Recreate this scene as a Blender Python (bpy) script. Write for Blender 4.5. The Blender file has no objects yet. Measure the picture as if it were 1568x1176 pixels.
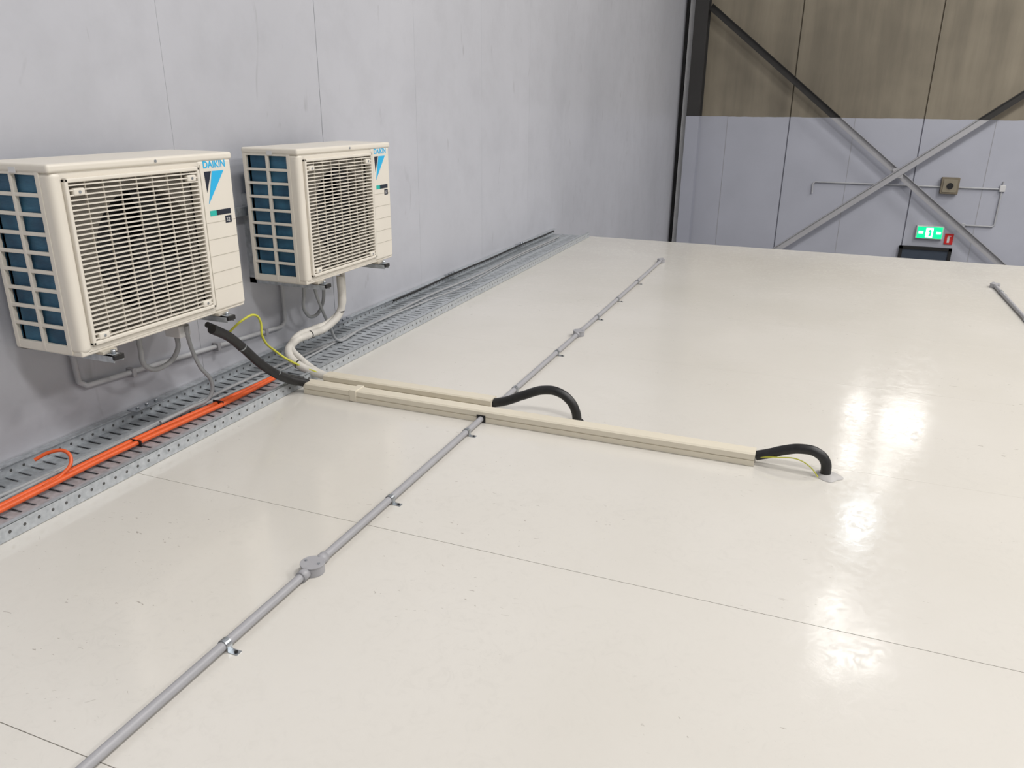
import bpy, bmesh, math, random
from mathutils import Vector, Matrix
random.seed(4)
S=bpy.context.scene
S.view_settings.view_transform='Standard'
S.view_settings.look='None'

# ------------------------------------------------------------------ helpers
def link(o,parent=None):
    S.collection.objects.link(o)
    if parent: o.parent=parent
    return o
def empty(name,loc=(0,0,0)):
    e=bpy.data.objects.new(name,None); e.empty_display_size=.1
    S.collection.objects.link(e); e.location=loc
    return e
def add_box(bm,x0,x1,y0,y1,z0,z1):
    m=Matrix.Translation(((x0+x1)/2,(y0+y1)/2,(z0+z1)/2)) @ Matrix.Diagonal((abs(x1-x0),abs(y1-y0),abs(z1-z0),1))
    return bmesh.ops.create_cube(bm,size=1,matrix=m)['verts']
def finish(bm,name,mat,parent=None,bevel=0,seg=2,smooth=False):
    me=bpy.data.meshes.new(name); bm.to_mesh(me); bm.free()
    o=bpy.data.objects.new(name,me)
    if mat: me.materials.append(mat)
    link(o,parent)
    if bevel:
        b=o.modifiers.new('bev','BEVEL'); b.width=bevel; b.segments=seg; b.limit_method='ANGLE'
    if smooth or bevel:
        for p in me.polygons: p.use_smooth=True
        if bevel:
            w=o.modifiers.new('wn','WEIGHTED_NORMAL'); w.keep_sharp=True
    return o
def boxes(name,lst,mat,parent=None,bevel=0,seg=2):
    bm=bmesh.new()
    for b in lst: add_box(bm,*b)
    return finish(bm,name,mat,parent,bevel,seg)
def cyl(name,loc,r,h,axis,mat,parent=None,seg=32,bevel=0,r2=None):
    bm=bmesh.new()
    rot={'Z':Matrix(),'X':Matrix.Rotation(math.pi/2,4,'Y'),'Y':Matrix.Rotation(-math.pi/2,4,'X')}[axis]
    bmesh.ops.create_cone(bm,cap_ends=True,segments=seg,radius1=r,radius2=r if r2 is None else r2,depth=h,matrix=Matrix.Translation(loc)@rot)
    o=finish(bm,name,mat,parent,bevel)
    for p in o.data.polygons: p.use_smooth=len(p.vertices)==4
    return o
def tube(name,pts,r,mat,parent=None,smooth=True,res=10):
    cu=bpy.data.curves.new(name,'CURVE'); cu.dimensions='3D'; cu.bevel_depth=r; cu.bevel_resolution=5; cu.use_fill_caps=True
    cu.resolution_u=res
    if smooth:
        sp=cu.splines.new('BEZIER'); sp.bezier_points.add(len(pts)-1)
        for p,q in zip(sp.bezier_points,pts):
            p.co=q; p.handle_left_type='AUTO'; p.handle_right_type='AUTO'
    else:
        sp=cu.splines.new('POLY'); sp.points.add(len(pts)-1)
        for p,q in zip(sp.points,pts): p.co=(*q,1)
    t=bpy.data.objects.new(name+'_c',cu); S.collection.objects.link(t)
    bpy.context.view_layer.update()
    me=bpy.data.meshes.new_from_object(t.evaluated_get(bpy.context.evaluated_depsgraph_get()))
    bpy.data.objects.remove(t)
    o=bpy.data.objects.new(name,me); me.materials.clear(); me.materials.append(mat)
    for p in me.polygons: p.use_smooth=True
    return link(o,parent)
def text(name,s,size,loc,rot,mat,parent,xs=1,bold=0.0,align='LEFT'):
    cu=bpy.data.curves.new(name,'FONT'); cu.body=s; cu.size=size; cu.extrude=.0006; cu.offset=bold; cu.align_x=align
    t=bpy.data.objects.new(name+'_c',cu); S.collection.objects.link(t)
    bpy.context.view_layer.update()
    me=bpy.data.meshes.new_from_object(t.evaluated_get(bpy.context.evaluated_depsgraph_get()))
    bpy.data.objects.remove(t)
    o=bpy.data.objects.new(name,me); me.materials.clear(); me.materials.append(mat)
    o.location=loc; o.rotation_euler=rot; o.scale=(xs,1,1)
    return link(o,parent)
def poly(name,pts,mat,parent=None,normal_off=(0,0,0)):
    bm=bmesh.new(); vs=[bm.verts.new(p) for p in pts]; f=bm.faces.new(vs)
    r=bmesh.ops.extrude_face_region(bm,geom=[f])
    bmesh.ops.translate(bm,vec=normal_off,verts=[v for v in r['geom'] if isinstance(v,bmesh.types.BMVert)])
    bmesh.ops.recalc_face_normals(bm,faces=bm.faces)
    return finish(bm,name,mat,parent)

# ------------------------------------------------------------------ materials
def nt(name):
    m=bpy.data.materials.new(name); m.use_nodes=True
    n=m.node_tree; return m,n,n.nodes['Principled BSDF']
def noise(n,scale,detail=4,vec=None,rough=.5,dist=0):
    t=n.nodes.new('ShaderNodeTexNoise'); t.inputs['Scale'].default_value=scale; t.inputs['Detail'].default_value=detail
    t.inputs['Roughness'].default_value=rough; t.inputs['Distortion'].default_value=dist
    if vec: n.links.new(vec,t.inputs['Vector'])
    return t
def ramp(n,fac,stops):
    r=n.nodes.new('ShaderNodeValToRGB'); e=r.color_ramp.elements
    while len(e)<len(stops): e.new(.5)
    for k,(p,c) in zip(e,stops):
        k.position=p; k.color=(c,c,c,1) if isinstance(c,(int,float)) else (*c,1)
    n.links.new(fac,r.inputs[0]); return r
def mix(n,fac,a,b,mode='MIX'):
    m=n.nodes.new('ShaderNodeMix'); m.data_type='RGBA'; m.blend_type=mode
    for v,i in ((fac,0),(a,6),(b,7)):
        if hasattr(v,'links') or hasattr(v,'is_output'): n.links.new(v,m.inputs[i])
        elif isinstance(v,(int,float)): m.inputs[i].default_value=v
        else: m.inputs[i].default_value=(*v,1)
    return m.outputs[2]
def math_(n,op,a,b=None,c=None):
    m=n.nodes.new('ShaderNodeMath'); m.operation=op
    for i,v in enumerate((a,b,c)):
        if v is None: continue
        if isinstance(v,(int,float)): m.inputs[i].default_value=v
        else: n.links.new(v,m.inputs[i])
    return m.outputs[0]
def pos(n,scale=(1,1,1)):
    g=n.nodes.new('ShaderNodeTexCoord'); mp=n.nodes.new('ShaderNodeMapping'); mp.inputs['Scale'].default_value=scale
    n.links.new(g.outputs['Object'],mp.inputs['Vector']); return mp.outputs[0]
def simple(name,col,rough=.5,metal=0,var=.06,scale=12,bump=0):
    m,n,b=nt(name)
    v=pos(n); t=noise(n,scale,4,v)
    lo=tuple(c*(1-var) for c in col); hi=tuple(min(1,c*(1+var)) for c in col)
    r=ramp(n,t.outputs[0],[(.3,lo),(.7,hi)])
    n.links.new(r.outputs[0],b.inputs['Base Color'])
    b.inputs['Roughness'].default_value=rough; b.inputs['Metallic'].default_value=metal
    if bump:
        bp=n.nodes.new('ShaderNodeBump'); bp.inputs['Strength'].default_value=bump; bp.inputs['Distance'].default_value=.002
        t2=noise(n,scale*6,3,v); n.links.new(t2.outputs[0],bp.inputs['Height']); n.links.new(bp.outputs[0],b.inputs['Normal'])
    return m
def emis(name,col,st):
    m,n,b=nt(name); b.inputs['Base Color'].default_value=(*col,1)
    b.inputs['Emission Color'].default_value=(*col,1); b.inputs['Emission Strength'].default_value=st
    return m

M_cream=simple('ac_cream',(.71,.67,.595),.38,var=.02,scale=3)
M_cream_shade=simple('ac_cream_shaded',(.20,.185,.16),.6,var=.05)  # cream darkened in the colour, for the shade behind the grille slats
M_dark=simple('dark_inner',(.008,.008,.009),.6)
M_fan=simple('fan_plastic',(.022,.022,.024),.5)
M_black=simple('black_insulation',(.011,.011,.012),.40,var=.3,scale=60,bump=.4)
M_white_ins=simple('white_insulation',(.60,.58,.54),.6,var=.08,scale=20,bump=.4)
M_trunk=simple('pvc_duct_ivory',(.67,.62,.51),.42,var=.02,scale=5)
M_conduit=simple('pvc_grey',(.34,.34,.36),.42,var=.04)
M_conduit_l=simple('pvc_light_grey',(.46,.47,.49),.45,var=.05)
M_galv=simple('galvanised',(.46,.49,.52),.45,metal=.45,var=.2,scale=45)
M_steel=simple('zinc_clip',(.42,.45,.48),.3,metal=.9,var=.2,scale=30)
M_orange=simple('orange_cable',(.74,.115,.025),.42,var=.06)
M_yg=simple('earth_wire',(.55,.55,.06),.45)
M_blue=simple('brand_blue',(.02,.42,.75),.4,var=.02)
M_navy=simple('brand_dark',(.01,.015,.03),.4)
M_teal=simple('label_teal',(.02,.42,.36),.4)
M_groove=simple('groove',(.45,.42,.36),.6)
M_red=simple('sign_red',(.6,.02,.02),.4)
M_whitep=simple('white_plastic',(.66,.66,.66),.4)
M_brown=simple('brown_box',(.20,.17,.12),.5)
M_door=simple('door_blue_grey',(.045,.06,.085),.45)
M_cable=simple('grey_cable',(.33,.34,.35),.5)
M_seal=simple('grey_sealant',(.42,.41,.40),.6,bump=.5)

M_fin,n,b=nt('coil_fins_blue')
v=pos(n); sx=n.nodes.new('ShaderNodeSeparateXYZ'); n.links.new(v,sx.inputs[0])
t=noise(n,9,3,v); c=ramp(n,t.outputs[0],[(.35,(.018,.075,.14)),(.75,(.05,.18,.29))])
n.links.new(c.outputs[0],b.inputs['Base Color']); b.inputs['Roughness'].default_value=.35; b.inputs['Metallic'].default_value=.3
w=math_(n,'SINE',math_(n,'MULTIPLY',sx.outputs[2],2200)); bp=n.nodes.new('ShaderNodeBump'); bp.inputs['Strength'].default_value=.3; bp.inputs['Distance'].default_value=.001
n.links.new(w,bp.inputs['Height']); n.links.new(bp.outputs[0],b.inputs['Normal'])

M_flange,n,b=nt('galvanised_punched')
v=pos(n); sx=n.nodes.new('ShaderNodeSeparateXYZ'); n.links.new(v,sx.inputs[0])
yy=math_(n,'SUBTRACT',math_(n,'FRACT',math_(n,'MULTIPLY',sx.outputs[1],1/.05)),.5)
yy=math_(n,'MULTIPLY',yy,.05)
zz=math_(n,'SUBTRACT',sx.outputs[2],.027)
d=math_(n,'SQRT',math_(n,'ADD',math_(n,'MULTIPLY',yy,yy),math_(n,'MULTIPLY',zz,zz)))
hole=math_(n,'LESS_THAN',d,.0055)
t=noise(n,45,4,v); c=ramp(n,t.outputs[0],[(.3,(.40,.43,.46)),(.7,(.56,.59,.62))])
n.links.new(mix(n,hole,c.outputs[0],(.07,.07,.07)),b.inputs['Base Color'])
b.inputs['Roughness'].default_value=.42
n.links.new(math_(n,'MULTIPLY',math_(n,'SUBTRACT',1,hole),.35),b.inputs['Metallic'])

# roof panel surface ("floor")
M_floor,n,b=nt('panel_roof_cream')
v=pos(n)
big=noise(n,.8,4,v); c1=ramp(n,big.outputs[0],[(.3,(.61,.588,.54)),(.7,(.665,.645,.605))])
mid=noise(n,16,6,v,.68,2.2); c2=ramp(n,mid.outputs[0],[(.36,.955),(.46,.99),(.6,1.0)])
patch=noise(n,1.7,3,v); pk=ramp(n,patch.outputs[0],[(.38,.2),(.62,1)])
col=mix(n,pk.outputs[0],c1.outputs[0],mix(n,1.0,c1.outputs[0],c2.outputs[0],'MULTIPLY'))
vm=pos(n,(1,2.2,1)); sp=noise(n,15,2,vm,.5,3.0); sm=ramp(n,sp.outputs[0],[(.725,0),(.74,1)])
msk=noise(n,1.3,2,v); mk=ramp(n,msk.outputs[0],[(.47,0),(.55,1)])
sc=math_(n,'MULTIPLY',math_(n,'MULTIPLY',sm.outputs[0],mk.outputs[0]),.6)
col=mix(n,sc,col,(.23,.20,.17))
vs=pos(n,(9,26,1)); sh=noise(n,1.0,1,vs,.5,4); sr=ramp(n,sh.outputs[0],[(.492,0),(.499,1),(.506,0)])
sn=noise(n,2.6,1,v); snr=ramp(n,sn.outputs[0],[(.62,0),(.70,.25)])
col=mix(n,math_(n,'MULTIPLY',sr.outputs[0],snr.outputs[0]),col,(.30,.28,.25))
n.links.new(col,b.inputs['Base Color'])
rg=ramp(n,mid.outputs[0],[(.40,.22),(.52,.085)])
n.links.new(rg.outputs[0],b.inputs['Roughness'])
b.inputs['Specular IOR Level'].default_value=.62
bp=n.nodes.new('ShaderNodeBump'); bp.inputs['Strength'].default_value=.10; bp.inputs['Distance'].default_value=.002
n.links.new(mid.outputs[0],bp.inputs['Height'])
bp2=n.nodes.new('ShaderNodeBump'); bp2.inputs['Strength'].default_value=.035; bp2.inputs['Distance'].default_value=.02
wv=noise(n,5,2,v); n.links.new(wv.outputs[0],bp2.inputs['Height']); n.links.new(bp2.outputs[0],bp.inputs['Normal'])
n.links.new(bp.outputs[0],b.inputs['Normal'])

# left wall paint
M_wl,n,b=nt('painted_concrete')
v=pos(n); big=noise(n,.55,4,pos(n,(1,1,.7)),.55); c1=ramp(n,big.outputs[0],[(.3,(.43,.44,.48)),(.7,(.51,.52,.565))])
md=noise(n,4,6,v,.65); c2=ramp(n,md.outputs[0],[(.25,.92),(.55,1.0)])
col=mix(n,1.0,c1.outputs[0],c2.outputs[0],'MULTIPLY')
st=noise(n,7,3,pos(n,(1,1,.35)),.6,1.0); sm=ramp(n,st.outputs[0],[(.67,0),(.75,.4)])
col=mix(n,sm.outputs[0],col,(.25,.25,.27))
n.links.new(col,b.inputs['Base Color']); b.inputs['Roughness'].default_value=.36
bp=n.nodes.new('ShaderNodeBump'); bp.inputs['Strength'].default_value=.12; bp.inputs['Distance'].default_value=.01
n.links.new(md.outputs[0],bp.inputs['Height'])
bp2=n.nodes.new('ShaderNodeBump'); bp2.inputs['Strength'].default_value=.2; bp2.inputs['Distance'].default_value=.02
wv=noise(n,1.8,3,pos(n,(1,1.6,.25))); n.links.new(wv.outputs[0],bp2.inputs['Height']); n.links.new(bp2.outputs[0],bp.inputs['Normal'])
n.links.new(bp.outputs[0],b.inputs['Normal'])

def zsplit(name,low,high,zz,rough=.7,streak=False):
    m,n,b=nt(name); v=pos(n)
    sx=n.nodes.new('ShaderNodeSeparateXYZ'); n.links.new(v,sx.inputs[0])
    e=noise(n,3,3,v)
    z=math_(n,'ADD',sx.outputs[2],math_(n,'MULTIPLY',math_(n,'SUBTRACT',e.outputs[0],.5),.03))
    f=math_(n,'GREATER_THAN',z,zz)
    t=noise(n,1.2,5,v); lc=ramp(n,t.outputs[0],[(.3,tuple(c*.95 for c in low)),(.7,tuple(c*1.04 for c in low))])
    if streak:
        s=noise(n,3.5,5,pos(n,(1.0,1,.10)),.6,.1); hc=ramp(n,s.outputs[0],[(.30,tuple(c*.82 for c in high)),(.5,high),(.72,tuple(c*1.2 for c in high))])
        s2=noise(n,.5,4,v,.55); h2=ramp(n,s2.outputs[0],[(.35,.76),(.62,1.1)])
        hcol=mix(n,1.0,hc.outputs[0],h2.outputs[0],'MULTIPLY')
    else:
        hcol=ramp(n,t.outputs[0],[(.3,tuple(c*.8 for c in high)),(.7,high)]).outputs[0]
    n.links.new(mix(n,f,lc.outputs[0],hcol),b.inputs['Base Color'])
    b.inputs['Roughness'].default_value=rough
    return m
M_wb=zsplit('far_wall_paint_and_concrete',(.45,.465,.53),(.265,.232,.175),1.15,.75,True)
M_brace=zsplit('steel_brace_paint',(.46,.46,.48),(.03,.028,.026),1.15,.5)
M_col=zsplit('steel_column_paint',(.41,.425,.49),(.035,.033,.032),1.15,.5)
M_ceil=simple('ceiling_sheet',(.45,.45,.45),.8)
M_ground=simple('ground_concrete',(.25,.25,.25),.7,scale=2)
M_other=simple('wall_paint_grey',(.46,.46,.47),.8,scale=1)
M_lamp=emis('lamp_diffuser',(1,.97,.92),6)
M_win=emis('window_daylight',(1.0,.97,.92),8)
M_win2=emis('window_daylight_bright',(.84,.93,1.0),15)

# ------------------------------------------------------------------ shell
XW=-2.6; YF=15.0; ZG=-3.0; ZC=8.0
seams=[-6.0]+[2.67+1.095*k for k in range(-7,12)]+[YF]
seams=[s for s in seams if -6<=s<=YF]
bm=bmesh.new()
for a,c in zip(seams[:-1],seams[1:]):
    if c-a<.05: continue
    ga=.0020 if 3<a<4 else .0007; gc=.0020 if 3<c<4 else .0007
    add_box(bm,XW-.10,XW,a+ga,c-gc,ZG,ZC)
add_box(bm,XW-.2,XW-.006,-6,YF,ZG,ZC)
finish(bm,'wall_left',M_wl)
xs=[XW-.2]+[-.675+2.105*k for k in range(0,7)]+[14]
bm=bmesh.new()
for a,c in zip(xs[:-1],xs[1:]): add_box(bm,a+.010,c-.010,YF,YF+.12,ZG,ZC)
add_box(bm,XW-.2,14,YF+.04,YF+.2,ZG,ZC)
finish(bm,'wall_back',M_wb)
boxes('trim_1',[(x-.004,x+.004,YF-.002,YF+.004,ZG,1.15) for x in (-1.73,.38,2.48,4.59)],M_conduit)
boxes('wall_right',[(14,14.2,-6,YF+.2,ZG,ZC)],M_other)
boxes('wall_front',[(XW-.2,14.2,-6.2,-6,ZG,ZC)],M_other)
boxes('ceiling',[(XW-.2,14.2,-6.2,YF+.2,ZC,ZC+.1)],M_ceil)
boxes('ground',[(XW-.2,14.2,-6.2,YF+.2,ZG-.1,ZG)],M_ground)

bm=bmesh.new()
ys=[-3.305+1.035*k for k in range(0,11)]+[7.9]
for a,c in zip(ys[:-1],ys[1:]):
    g0=.0011 if a<2.5 else .0003; g1=.0011 if c<2.5 else .0003
    add_box(bm,XW,9.5,a+g0,c-g1,-.1,0)
add_box(bm,XW,9.5,ys[0],7.9,-.12,-.012)
finish(bm,'floor',M_floor)
boxes('wall_room_shell',[(XW,9.5,7.8,7.9,ZG,-.12),(9.4,9.5,-3.3,7.8,ZG,-.12),(XW,9.4,-3.3,-3.2,ZG,-.12)],M_other)

# ------------------------------------------------------------------ steel column, braces
r=empty('steel_column',(0,0,0))
boxes('flange_front',[(-2.42,-2.19,14.68,14.695,ZG,ZC)],M_col,r)
boxes('flange_rear',[(-2.42,-2.19,14.97,14.985,ZG,ZC)],M_col,r)
boxes('web',[(-2.30,-2.285,14.695,14.97,ZG,ZC)],M_col,r)
r=empty('downpipe')
boxes('pipe',[(-2.535,-2.435,14.86,14.97,ZG,ZC)],M_whitep,r,.01)
boxes('gap_shade_strip',[(-2.598,-2.55,14.9,14.99,ZG,ZC)],M_dark,r)  # black strip stands in for the shadow gap in the corner
def brace(name,x0,z0,x1,z1,y,parent):
    bm=bmesh.new()
    L=math.hypot(x1-x0,z1-z0); a=math.atan2(z1-z0,x1-x0)
    add_box(bm,-L/2,L/2,-.004,.004,-.055,.055)
    add_box(bm,-L/2,L/2,-.05,.004,.047,.055)
    R=Matrix.Translation(((x0+x1)/2,y,(z0+z1)/2))@Matrix.Rotation(-a,4,'Y')
    bm.transform(R)
    return finish(bm,name,M_brace,parent)
cx,cz,k=1.163,.29,.79
r=empty('steel_cross_brace')
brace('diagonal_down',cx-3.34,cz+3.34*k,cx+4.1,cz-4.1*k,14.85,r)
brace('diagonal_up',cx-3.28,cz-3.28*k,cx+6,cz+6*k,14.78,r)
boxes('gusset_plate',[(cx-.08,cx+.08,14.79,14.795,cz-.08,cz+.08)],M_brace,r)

# far wall services
r=empty('wall_conduit_run'); yb=YF-.02
tube('upper_run',[(-.15,yb,-.12),(-.15,yb,.05),(-.12,yb,.08),(1.85,yb,.08)],.014,M_conduit_l,r,False)
tube('upper_run_b',[(2.12,yb,.08),(2.76,yb,.08)],.014,M_conduit_l,r,False)
tube('drop',[(2.76,yb,.20),(2.76,yb,-.50),(2.73,yb,-.53),(2.30,yb,-.53)],.014,M_conduit_l,r,False)
boxes('joint_box',[(2.72,2.80,YF-.05,YF,.04,.14)],M_whitep,r,.005)
boxes('joint_box_low',[(2.27,2.33,YF-.05,YF,-.56,-.50)],M_conduit_l,r,.005)
r=empty('wall_sensor_box')
boxes('body',[(1.85,2.12,YF-.09,YF,-.03,.24)],M_brown,r,.01)
boxes('face',[(1.88,2.09,YF-.10,YF-.09,0,.21)],simple('brown_lt',(.26,.23,.17),.5),r,.005)
cyl('lens',(1.985,YF-.105,.105),.05,.012,'Y',M_dark,r)
M_ex_g=emis('exit_green',(.0,.60,.22),1.3); M_ex_w=emis('exit_white',(.8,1,.92),2.0)
r=empty('exit_sign')
boxes('housing',[(1.61,2.03,YF-.07,YF,-.79,-.57)],M_whitep,r,.008)
boxes('face',[(1.63,2.01,YF-.078,YF-.07,-.775,-.585)],M_ex_g,r)
boxes('pictogram_door',[(1.76,1.87,YF-.082,YF-.078,-.76,-.60)],M_ex_w,r)
boxes('arrow_panel',[(1.65,1.72,YF-.082,YF-.078,-.70,-.66),(1.92,1.99,YF-.082,YF-.078,-.70,-.66)],M_ex_w,r)
poly('running_figure',[(1.80,YF-.084,-.74),(1.82,YF-.084,-.68),(1.79,YF-.084,-.65),(1.83,YF-.084,-.62),(1.85,YF-.084,-.67),(1.84,YF-.084,-.74)],M_ex_g,r,(0,-.002,0))
r=empty('fire_extinguisher_sign')
boxes('plate',[(2.07,2.20,YF-.012,YF,-.87,-.69)],M_red,r)
boxes('symbol',[(2.11,2.145,YF-.015,YF-.012,-.84,-.74),(2.12,2.165,YF-.015,YF-.012,-.735,-.72)],M_whitep,r)
r=empty('door_1')
boxes('frame',[(1.40,1.45,YF-.06,YF,ZG,-.93),(2.16,2.21,YF-.06,YF,ZG,-.93),(1.40,2.21,YF-.06,YF,-.98,-.93)],M_dark,r)
boxes('leaf',[(1.45,2.16,YF-.04,YF-.005,ZG,-.98)],M_door,r)
boxes('handle',[(2.06,2.12,YF-.07,YF-.04,-2.0,-1.9)],M_steel,r)

# high windows on far wall (above the frame, seen as reflections)
for i,(x0,x1,z0,z1) in enumerate([(1.0,1.35,3.95,4.25),(1.65,2.3,4.0,4.45),(1.05,1.35,4.8,5.2),(1.65,1.95,5.1,5.35),(1.35,1.75,6.15,6.6)]):
    r=empty('window_%d'%(i+1))
    boxes('pane',[(x0,x1,YF-.02,YF-.01,z0,z1)],M_win2 if i==4 else M_win,r)
    boxes('frame',[(x0-.04,x0,YF-.04,YF,z0-.04,z1+.04),(x1,x1+.04,YF-.04,YF,z0-.04,z1+.04),(x0-.04,x1+.04,YF-.04,YF,z0-.04,z0),(x0-.04,x1+.04,YF-.04,YF,z1,z1+.04)],M_other,r)

# ------------------------------------------------------------------ lamps
def highbay(x,y,power,size=1.2,z=ZC-.5,col=(1,.97,.94),h=.25):
    r=empty('high_bay_light')
    boxes('housing',[(x-h,x+h,y-h,y+h,z,z+.08)],M_conduit,r,.01)
    boxes('diffuser',[(x-h+.03,x+h-.03,y-h+.03,y+h-.03,z-.01,z)],M_lamp,r)
    boxes('hanger',[(x-.01,x+.01,y-.01,y+.01,z+.08,ZC)],M_steel,r)
    l=bpy.data.lights.new('lamp','AREA'); l.shape='SQUARE'; l.size=size; l.energy=power; l.color=col
    o=bpy.data.objects.new('lamp',l); o.location=(x,y,z-.03); link(o,r)
for x,y,p in [(2.6,-1.5,290),(2.6,4.0,270),(9,-1.5,330),(9,4.5,340),(7.5,11.5,330),(5.0,8.2,330)]:  # last lamp is added to brighten the far walls and braces
    highbay(x,y,p)
for x,y in ((1.25,13.7),(1.25,12.3),(1.8,12.5)): highbay(x,y,6,.40,ZC-.4)

# ------------------------------------------------------------------ cable tray
r=empty('cable_tray')
y0,y1=-1.5,7.85
boxes('flange_outer',[(-2.202,-2.198,y0,y1,.002,.052)],M_flange,r)
boxes('lips',[(-2.216,-2.198,y0,y1,.050,.053),(-2.59,-2.56,y0,y1,.062,.065),(-2.24,-2.2,y0,y1,.002,.005)],M_galv,r)
boxes('flange_inner',[(-2.594,-2.590,y0,y1,.002,.065)],M_flange,r)
lst=[]
y=y0
while y<y1-.05:
    lst.append((-2.59,-2.2,y,y+.036,.008,.011)); y+=.05
lst+=[(x-.016,x+.016,y0,y1,.0085,.0115) for x in (-2.50,-2.395,-2.29)]
boxes('slotted_base',lst,M_galv,r)
boxes('base_shadow_plate',[(-2.59,-2.2,y0,y1,.001,.002)],M_conduit_l,r)
for i,yy in enumerate((.7,1.45,2.2,3.7,5.2,6.7)):
    boxes('splice_plate_%d'%i,[(-2.588,-2.53,yy,yy+.16,.0655,.069)],M_steel,r,.001)
    for j in (.03,.08,.13): cyl('bolt_%d'%i,(-2.56,yy+j,.073),.008,.008,'Z',M_steel,r,6)
def wob(x,z,ya,yb,n,amp,ph):
    return [(x+amp*math.sin(ph+i*1.7),ya+(yb-ya)*i/(n-1),z+.3*amp*math.cos(i*1.3+ph)) for i in range(n)]
tube('black_cable',wob(-2.52,.075,4.3,7.6,9,.012,1),.007,M_black,r)
tube('grey_cable_a',wob(-2.46,.020,-1.4,7.6,20,.012,2),.007,M_cable,r)
tube('grey_cable_b',wob(-2.43,.020,-1.4,4.6,14,.015,4),.006,M_cable,r)
tube('grey_cable_c',[(-2.43,4.5,.02),(-2.36,5.0,.03),(-2.40,5.5,.02),(-2.44,6.2,.02),(-2.42,7.4,.02)],.005,M_cable,r)
r=empty('orange_cable')
tube('cable_1',wob(-2.345,.032,-1.4,2.86,14,.008,0),.010,M_orange,r)
tube('cable_2',wob(-2.372,.032,-1.4,2.86,12,.010,2),.010,M_orange,r)
tube('loop',[(-2.355,1.62,.035),(-2.355,1.69,.045),(-2.36,1.74,.075),(-2.39,1.75,.105),(-2.43,1.72,.108),(-2.46,1.68,.09)],.0065,M_orange,r)
for i,yy in enumerate((.9,1.40,2.02,2.48)):
    boxes('tie_%d'%i,[(-2.388,-2.330,yy,yy+.0035,.018,.045)],M_black,r)

# ------------------------------------------------------------------ floor conduits
def conduit(x,ya,yb,boxes_y,saddles):
    r=empty('electrical_conduit')
    tube('pipe',[(x,ya,.0165),(x,yb,.0165)],.0125,M_conduit,r,False)
    for i,yy in enumerate(boxes_y):
        cyl('junction_base_%d'%i,(x,yy,.014),.034,.028,'Z',M_conduit,r,40,.002)
        cyl('junction_lid_%d'%i,(x,yy,.030),.036,.005,'Z',M_conduit,r,40,.0015)
        for s in (-1,1):
            cyl('lid_screw_%d'%i,(x+s*.022,yy,.0335),.004,.002,'Z',M_steel,r,12)
            cyl('collar_%d'%i,(x,yy+s*.045,.0165),.0165,.03,'Y',M_conduit,r,24)
    for i,yy in enumerate(saddles):
        bm=bmesh.new(); R=.0145
        pts=[(x-R,.001)]+[(x+R*math.cos(math.pi-a*math.pi/10),.0165+R*math.sin(math.pi-a*math.pi/10)) for a in range(11)]+[(x+R,.001),(x+R+.028,.001)]
        rows=[]
        for (px,pz) in pts: rows.append((bm.verts.new((px,yy-.009,pz)),bm.verts.new((px,yy+.009,pz))))
        for a,c in zip(rows[:-1],rows[1:]): bm.faces.new((a[0],a[1],c[1],c[0]))
        o=finish(bm,'saddle_%d'%i,M_steel,r); sm=o.modifiers.new('s','SOLIDIFY'); sm.thickness=.0016; sm.offset=0
        cyl('saddle_screw_%d'%i,(x+R+.018,yy,.003),.0045,.003,'Z',M_dark,r,10)
conduit(-1.23,-1.5,2.797,[1.58],[.35,1.212,2.025,2.65])
conduit(-1.23,3.003,6.75,[4.25,6.75],[3.20,3.83,4.65,5.18,5.8])
conduit(1.345,3.3,6.80,[6.80],[4.6,5.7,6.55])

# ------------------------------------------------------------------ ducting
def duct(name,x0,x1,y0,y1,h,joiners=()):
    r=empty(name)
    prof=[(y0,.001),(y0,h*.42),(y0+.003,h*.44),(y0+.003,h*.50),(y0-.001,h*.52),(y0+.001,h*.9),(y0+.008,h),(y1-.008,h),(y1-.001,h*.9),(y1+.001,h*.52),(y1-.003,h*.50),(y1-.003,h*.44),(y1,h*.42),(y1,.001)]
    bm=bmesh.new()
    A=[bm.verts.new((x0,p,q)) for p,q in prof]; B=[bm.verts.new((x1,p,q)) for p,q in prof]
    for i in range(len(prof)):
        j=(i+1)%len(prof); bm.faces.new((A[i],A[j],B[j],B[i]))
    bm.faces.new(A[::-1]); bm.faces.new(B)
    bmesh.ops.recalc_face_normals(bm,faces=bm.faces)
    finish(bm,'channel_and_lid',M_trunk,r)
    for i,x in enumerate(joiners):
        boxes('joiner_%d'%i,[(x-.018,x+.018,y0-.004,y1+.004,.001,h+.003)],M_trunk,r,.003)
    for s,x in ((0,x1),(1,x0)):
        boxes('end_shade_%d'%s,[(x-.0015,x+.0015,y0+.014,y1-.014,.010,h-.010)],M_dark,r)  # dark patch on the closed end paints the shade of an opening
    return r
d1=duct('pipe_duct',-2.14,-.10,2.80,2.87,.053,joiners=(-1.87,))
boxes('cutout_shade',[(-1.25,-1.21,2.7975,2.8,.001,.034)],M_dark,d1)  # dark plate paints a shaded notch, the duct itself is solid
duct('pipe_duct',-2.12,-1.24,2.93,3.0,.053)

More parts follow.
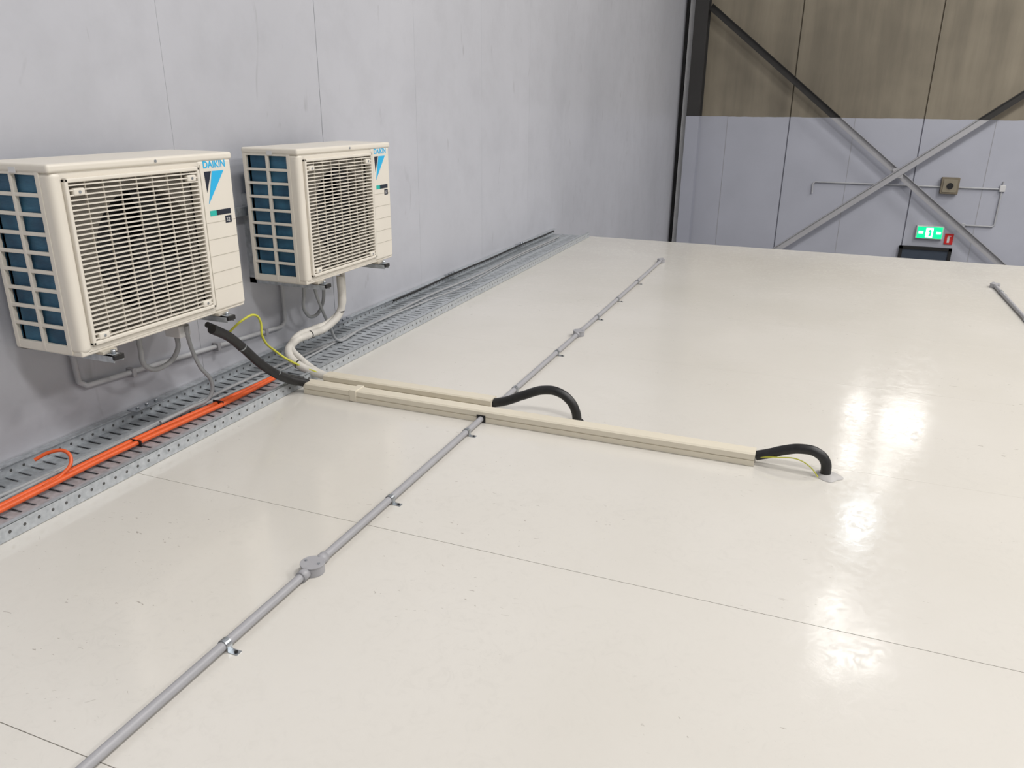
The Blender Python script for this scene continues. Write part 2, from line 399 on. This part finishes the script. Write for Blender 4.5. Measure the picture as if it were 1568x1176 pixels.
def rings(prefix,pts,r,mat,parent):
    for i,(p,d) in enumerate(pts):
        bm=bmesh.new(); q=Vector(d).to_track_quat('Z','Y').to_matrix().to_4x4()
        bmesh.ops.create_cone(bm,cap_ends=True,segments=20,radius1=r,radius2=r,depth=.006,matrix=Matrix.Translation(p)@q)
        finish(bm,'%s_%d'%(prefix,i),mat,parent)
r=empty('insulated_pipe')
tube('hose',[(-1.238,2.965,.030),(-1.18,2.965,.048),(-1.10,2.97,.085),(-1.0,2.975,.122),(-.935,2.975,.118),(-.885,2.975,.085),(-.86,2.975,.04),(-.852,2.975,0.002)],.020,M_black,r)
cyl('sealant_collar',(-.852,2.975,.003),.030,.006,'Z',M_dark,r,28,r2=.024)
r2=empty('insulated_pipe')
tube('hose',[(-.098,2.84,.030),(-.05,2.84,.048),(.0,2.84,.070),(.06,2.835,.088),(.115,2.83,.084),(.147,2.828,.055),(.155,2.825,0.002)],.019,M_black,r2)
tube('earth_wire',[(-.098,2.825,.03),(-.02,2.82,.045),(.05,2.82,.05),(.10,2.81,.03),(.13,2.79,.004)],.0022,M_yg,r2)
bm=bmesh.new(); N=40
ring=[]
for rr,zz in ((.046,.001),(.038,.006),(.026,.010),(.012,.011)):
    row=[]
    for i in range(N):
        a=2*math.pi*i/N; q=rr*(1+.12*math.sin(3*a+.6)+.07*math.sin(5*a+2))
        row.append(bm.verts.new((.166+q*math.cos(a),2.822+q*math.sin(a),zz)))
    ring.append(row)
for a,c in zip(ring[:-1],ring[1:]):
    for i in range(N): bm.faces.new((a[i],a[(i+1)%N],c[(i+1)%N],c[i]))
bm.faces.new(ring[-1])
finish(bm,'sealant_mound',M_seal,r2,smooth=True)
r=empty('insulated_pipe')
P=[(-2.20,2.33,.430),(-2.205,2.42,.375),(-2.21,2.50,.305),(-2.20,2.62,.18),(-2.175,2.73,.092),(-2.15,2.81,.052),(-2.142,2.835,.04)]
tube('hose',P,.020,M_black,r)
tube('companion_pipe',[(p[0]-.03,p[1]+.01,p[2]+.012) for p in P],.012,M_black,r)
rings('tie',[((-2.21,2.50,.305),(0,.6,-.8)),((-2.19,2.68,.13),(.1,.6,-.6))],.0215,M_steel,r)
r=empty('insulated_pipe')
P=[(-2.33,3.44,.42),(-2.33,3.44,.30),(-2.335,3.43,.23),(-2.36,3.34,.165),(-2.375,3.20,.155),(-2.375,3.06,.15),(-2.355,2.99,.12),(-2.28,2.955,.08),(-2.18,2.96,.045),(-2.122,2.965,.035)]
tube('hose',P,.020,M_white_ins,r)
tube('companion_hose',[(p[0]-.012,p[1]+.040,p[2]+.018) for p in P[:8]]+[(-2.18,2.975,.05),(-2.122,2.975,.035)],.015,M_white_ins,r)
rings('tie',[((-2.335,3.43,.23),(0,0,1)),((-2.375,3.20,.155),(0,1,0)),((-2.28,2.955,.08),(1,0,-.3))],.0215,M_black,r)
tube('earth_wire',[(-2.42,2.66,.30),(-2.36,2.70,.36),(-2.35,2.77,.365),(-2.35,2.80,.33),(-2.35,2.805,.25),(-2.35,2.90,.146),(-2.30,2.93,.10),(-2.14,2.955,.045)],.0055,M_yg,r)
r=empty('condensate_drain_pipe')
tube('main_run',[(-2.50,1.99,.43),(-2.58,1.995,.38),(-2.58,2.0,.26),(-2.58,2.03,.235),(-2.58,3.24,.165),(-2.58,3.27,.19),(-2.58,3.27,.42)],.0115,M_conduit_l,r,False)
for i,yy in enumerate((2.25,2.75,3.1)):
    boxes('clip_%d'%i,[(-2.60,-2.562,yy-.01,yy+.01,.235-(yy-2.03)*.058-.02,.235-(yy-2.03)*.058+.018)],M_conduit,r,.002)
r=empty('electrical_flex')
tube('supply_loop',[(-2.40,2.15,.43),(-2.40,2.15,.38),(-2.42,2.18,.29),(-2.42,2.25,.26),(-2.40,2.33,.31),(-2.40,2.34,.40)],.010,M_cable,r)
tube('drop_to_tray',[(-2.33,2.33,.43),(-2.34,2.34,.38),(-2.35,2.39,.24),(-2.35,2.45,.13),(-2.36,2.43,.075),(-2.39,2.36,.055),(-2.41,2.2,.04)],.0085,M_cable,r)
boxes('gland_box',[(-2.42,-2.34,2.30,2.36,.38,.43)],M_whitep,r,.006)
r=empty('electrical_flex')
tube('supply_loop',[(-2.45,3.28,.42),(-2.45,3.28,.36),(-2.47,3.30,.25),(-2.47,3.38,.20),(-2.45,3.42,.24),(-2.42,3.42,.40)],.009,M_cable,r)
tube('drop_to_tray',[(-2.42,3.33,.42),(-2.42,3.33,.38),(-2.42,3.38,.25),(-2.42,3.45,.12),(-2.42,3.50,.04),(-2.43,3.7,.025)],.008,M_cable,r)
boxes('gland_box',[(-2.48,-2.42,3.30,3.36,.37,.42)],M_whitep,r,.006)

# ------------------------------------------------------------------ outdoor AC unit
def ac_unit(yo,zo):
    root=empty('air_conditioner_outdoor_unit',(-2.2,yo,zo))
    Wd,H,D=.81,.62,.30
    gu0,gu1,gz0,gz1=.058,.612,.045,.560
    def B(name,lst,mat,bev=0,seg=2): return boxes(name,lst,mat,root,bev,seg)
    B('base_pan',[(-D,-.004,.004,Wd-.004,0,.03)],M_cream,.006)
    B('top_lid',[(-D-.004,.006,-.005,Wd+.005,H-.028,H)],M_cream,.010,4)
    B('corner_post',[(-.060,.002,0,gu0-.008,.008,H-.022)],M_cream,.020,5)
    B('service_panel',[(-D+.01,.002,gu1+.010,Wd,.008,H-.022)],M_cream,.014,4)
    B('front_top_rail',[(-.05,-.002,.03,gu1+.03,gz1+.008,H-.02)],M_cream,.004)
    B('front_bottom_rail',[(-.05,-.002,.03,gu1+.03,.01,gz0-.008)],M_cream,.004)
    f=.014
    B('grille_surround',[(-.03,.010,gu0-f,gu0,gz0-f,gz1+f),(-.03,.010,gu1,gu1+f,gz0-f,gz1+f),
                         (-.03,.010,gu0-f,gu1+f,gz0-f,gz0),(-.03,.010,gu0-f,gu1+f,gz1,gz1+f)],M_cream,.004,3)
    lst=[]; ns=33
    for i in range(ns):
        z=gz0+(i+.5)*(gz1-gz0)/ns
        lst.append((-.002,.008,gu0,gu1,z-.0021,z+.0021))
    nv=8
    for i in range(1,nv):
        u=gu0+i*(gu1-gu0)/nv
        lst.append((-.008,-.002,u-.0016,u+.0016,gz0,gz1))
    B('grille_slats',lst,M_cream)
    for i,(u,z) in enumerate(((gu0+.035,gz1-.03),(gu1-.03,gz1-.025),(gu0+.035,gz0+.012),(gu1-.03,gz0+.012))):
        B('grille_lug_%d'%i,[(-.01,.011,u-.022,u+.022,z-.012,z+.012)],M_cream,.005)
        cyl('grille_screw_%d'%i,(.011,u,z),.005,.003,'X',M_steel,root,12)
    cu_,cz_,R=.375,.302,.222
    bm=bmesh.new(); N=64; a=[];b_=[];c_=[]
    for i in range(N):
        t=2*math.pi*i/N; dy,dz=math.cos(t),math.sin(t)
        k=1/max(abs(dy)/1.0,abs(dz)/1.0)
        sy=(gu1+.005-cu_) if dy>0 else (cu_-(gu0-.005)); sz=(gz1+.005-cz_) if dz>0 else (cz_-(gz0-.005))
        a.append(bm.verts.new((-.035,cu_+dy*k*sy,cz_+dz*k*sz)))
        b_.append(bm.verts.new((-.035,cu_+dy*R,cz_+dz*R)))
        c_.append(bm.verts.new((-.11,cu_+dy*R*.97,cz_+dz*R*.97)))
    for i in range(N):
        j=(i+1)%N
        bm.faces.new((a[i],a[j],b_[j],b_[i])); bm.faces.new((b_[i],b_[j],c_[j],c_[i]))
    finish(bm,'fan_bellmouth',M_cream_shade,root)
    cyl('fan_cavity_shade',(-.125,cu_,cz_),R*1.0,.01,'X',M_dark,root,48)  # black disc stands in for the deep shade inside the fan opening
    cyl('fan_hub',(-.075,cu_,cz_),.055,.05,'X',M_fan,root,32,.006)
    bm=bmesh.new()
    for kf in range(3):
        t0=kf*2*math.pi/3; rows=[]
        for i in range(9):
            s=i/8; row=[]
            for j in range(5):
                rr=.05+(R-.062)*j/4
                ang=t0+s*1.55+.25*(j/4)
                row.append(bm.verts.new((-.105+.055*s+.008*j/4,cu_+rr*math.cos(ang),cz_+rr*math.sin(ang))))
            rows.append(row)
        for i in range(8):
            for j in range(4): bm.faces.new((rows[i][j],rows[i+1][j],rows[i+1][j+1],rows[i][j+1]))
    o=finish(bm,'fan_blades',M_fan,root,smooth=True); sm=o.modifiers.new('s','SOLIDIFY'); sm.thickness=.003
    B('coil_side',[(-D+.02,-.055,.016,.035,.03,H-.03)],M_fin)
    B('coil_back',[(-D+.008,-D+.03,.016,gu1,.03,H-.03)],M_fin)
    B('inner_divider',[(-D+.03,-.03,gu1+.0,gu1+.008,.03,H-.03)],M_dark)
    lst=[]; x0,x1=-D,-.052; z0,z1=.035,H-.035
    lst+=[(x0,x0+.018,-.002,.014,.01,H-.02),(x1-.006,x1+.012,-.002,.014,.01,H-.02)]
    xm=(x0+x1)/2+.01
    lst.append((xm-.007,xm+.007,-.002,.012,.01,H-.02))
    lst.append((x0,x1+.01,-.001,.013,.006,z0)); lst.append((x0,x1+.01,-.001,.013,z1,H-.022))
    nr=9
    for i in range(1,nr):
        z=z0+i*(z1-z0)/nr; lst.append((x0,x1,-.0015,.010,z-.006,z+.006))
    B('side_guard_grid',lst,M_cream,.002)
    B('panel_grooves',[(.0015,.003,gu1+.028,Wd-.012,z-.0010,z+.0010) for z in (.36,.295,.23,.165,.10)],M_groove)
    B('panel_edge',[(.001,.003,gu1+.022,gu1+.0245,.03,H-.04)],M_groove)
    xx=.0022
    text('badge_text','DAIKIN',.036,(xx,gu1+.040,.566),(math.pi/2,0,math.pi/2),M_blue,root,1.02,.0008)
    poly('badge_triangle_light',[(xx,gu1+.085,.553),(xx,gu1+.150,.553),(xx,gu1+.050,.432)],M_blue,root,(.001,0,0))
    poly('badge_triangle_dark',[(xx,gu1+.042,.553),(xx,gu1+.080,.553),(xx,gu1+.048,.475)],M_navy,root,(.001,0,0))
    B('rating_label_teal',[(xx-.001,xx+.001,gu1+.050,gu1+.085,.385,.405)],M_teal)
    B('rating_label_dark',[(xx-.001,xx+.001,gu1+.085,gu1+.165,.385,.405)],M_navy)
    B('refrigerant_label',[(xx-.001,xx+.001,gu1+.130,gu1+.165,.350,.378)],M_navy)
    text('refrigerant_text','32',.022,(xx+.001,gu1+.134,.356),(math.pi/2,0,math.pi/2),M_whitep,root)
    B('side_label',[(-.16,-.13,-.006,-.004,H-.030,H-.012)],M_whitep)
    cyl('lid_screw',(.007,Wd*.52,H-.014),.005,.003,'X',M_steel,root,12)
    B('feet',[(-D+.01,.012,u-.03,u+.03,-.008,.004) for u in (.10,.66)],M_groove,.002)
    for i,u in enumerate((.10,.66)):
        B('bracket_arm_%d'%i,[(-.40,.045,u-.020,u-.016,-.034,-.008),(-.40,.045,u-.020,u+.020,-.012,-.008),(-.40,.045,u+.016,u+.020,-.034,-.008)],M_galv)
        B('bracket_end_cap_%d'%i,[(.040,.052,u-.021,u+.021,-.026,-.007)],M_black,.003)
        B('bracket_wall_leg_%d'%i,[(-.40,-.36,u-.020,u+.020,-.034,.40)],M_galv)
        cyl('bracket_bolt_%d'%i,(.026,u,-.001),.008,.014,'Z',M_steel,root,8)
    B('bracket_wall_rail',[(-.395,-.365,-.01,Wd,.30,.34)],M_galv)
    B('valve_cover',[(-.20,-.04,Wd-.002,Wd+.035,.05,.22)],M_cream,.012)
    return root
ac_unit(1.735,.482)
ac_unit(2.975,.474)

# ------------------------------------------------------------------ camera
Yc=Vector((491,-420,1177)).normalized()
Xc=Vector((3213,457,-1177)).normalized()
Zc=Xc.cross(Yc).normalized(); Xc=Yc.cross(Zc).normalized()
right=Vector((Xc[0],Yc[0],Zc[0])); down=Vector((Xc[1],Yc[1],Zc[1])); fwd=Vector((Xc[2],Yc[2],Zc[2]))
cam=bpy.data.cameras.new('camera'); co=bpy.data.objects.new('camera',cam); S.collection.objects.link(co)
Mx=Matrix.Identity(4)
for i in range(3):
    Mx[i][0]=right[i]; Mx[i][1]=-down[i]; Mx[i][2]=-fwd[i]
Mx[0][3],Mx[1][3],Mx[2][3]=0,0,1.28
co.matrix_world=Mx
cam.sensor_width=36; cam.lens=36*1177/1568; cam.clip_start=.02; cam.clip_end=100
S.camera=co
w=bpy.data.worlds.new('world'); S.world=w; w.use_nodes=True
w.node_tree.nodes['Background'].inputs[0].default_value=(.6,.65,.7,1); w.node_tree.nodes['Background'].inputs[1].default_value=.4
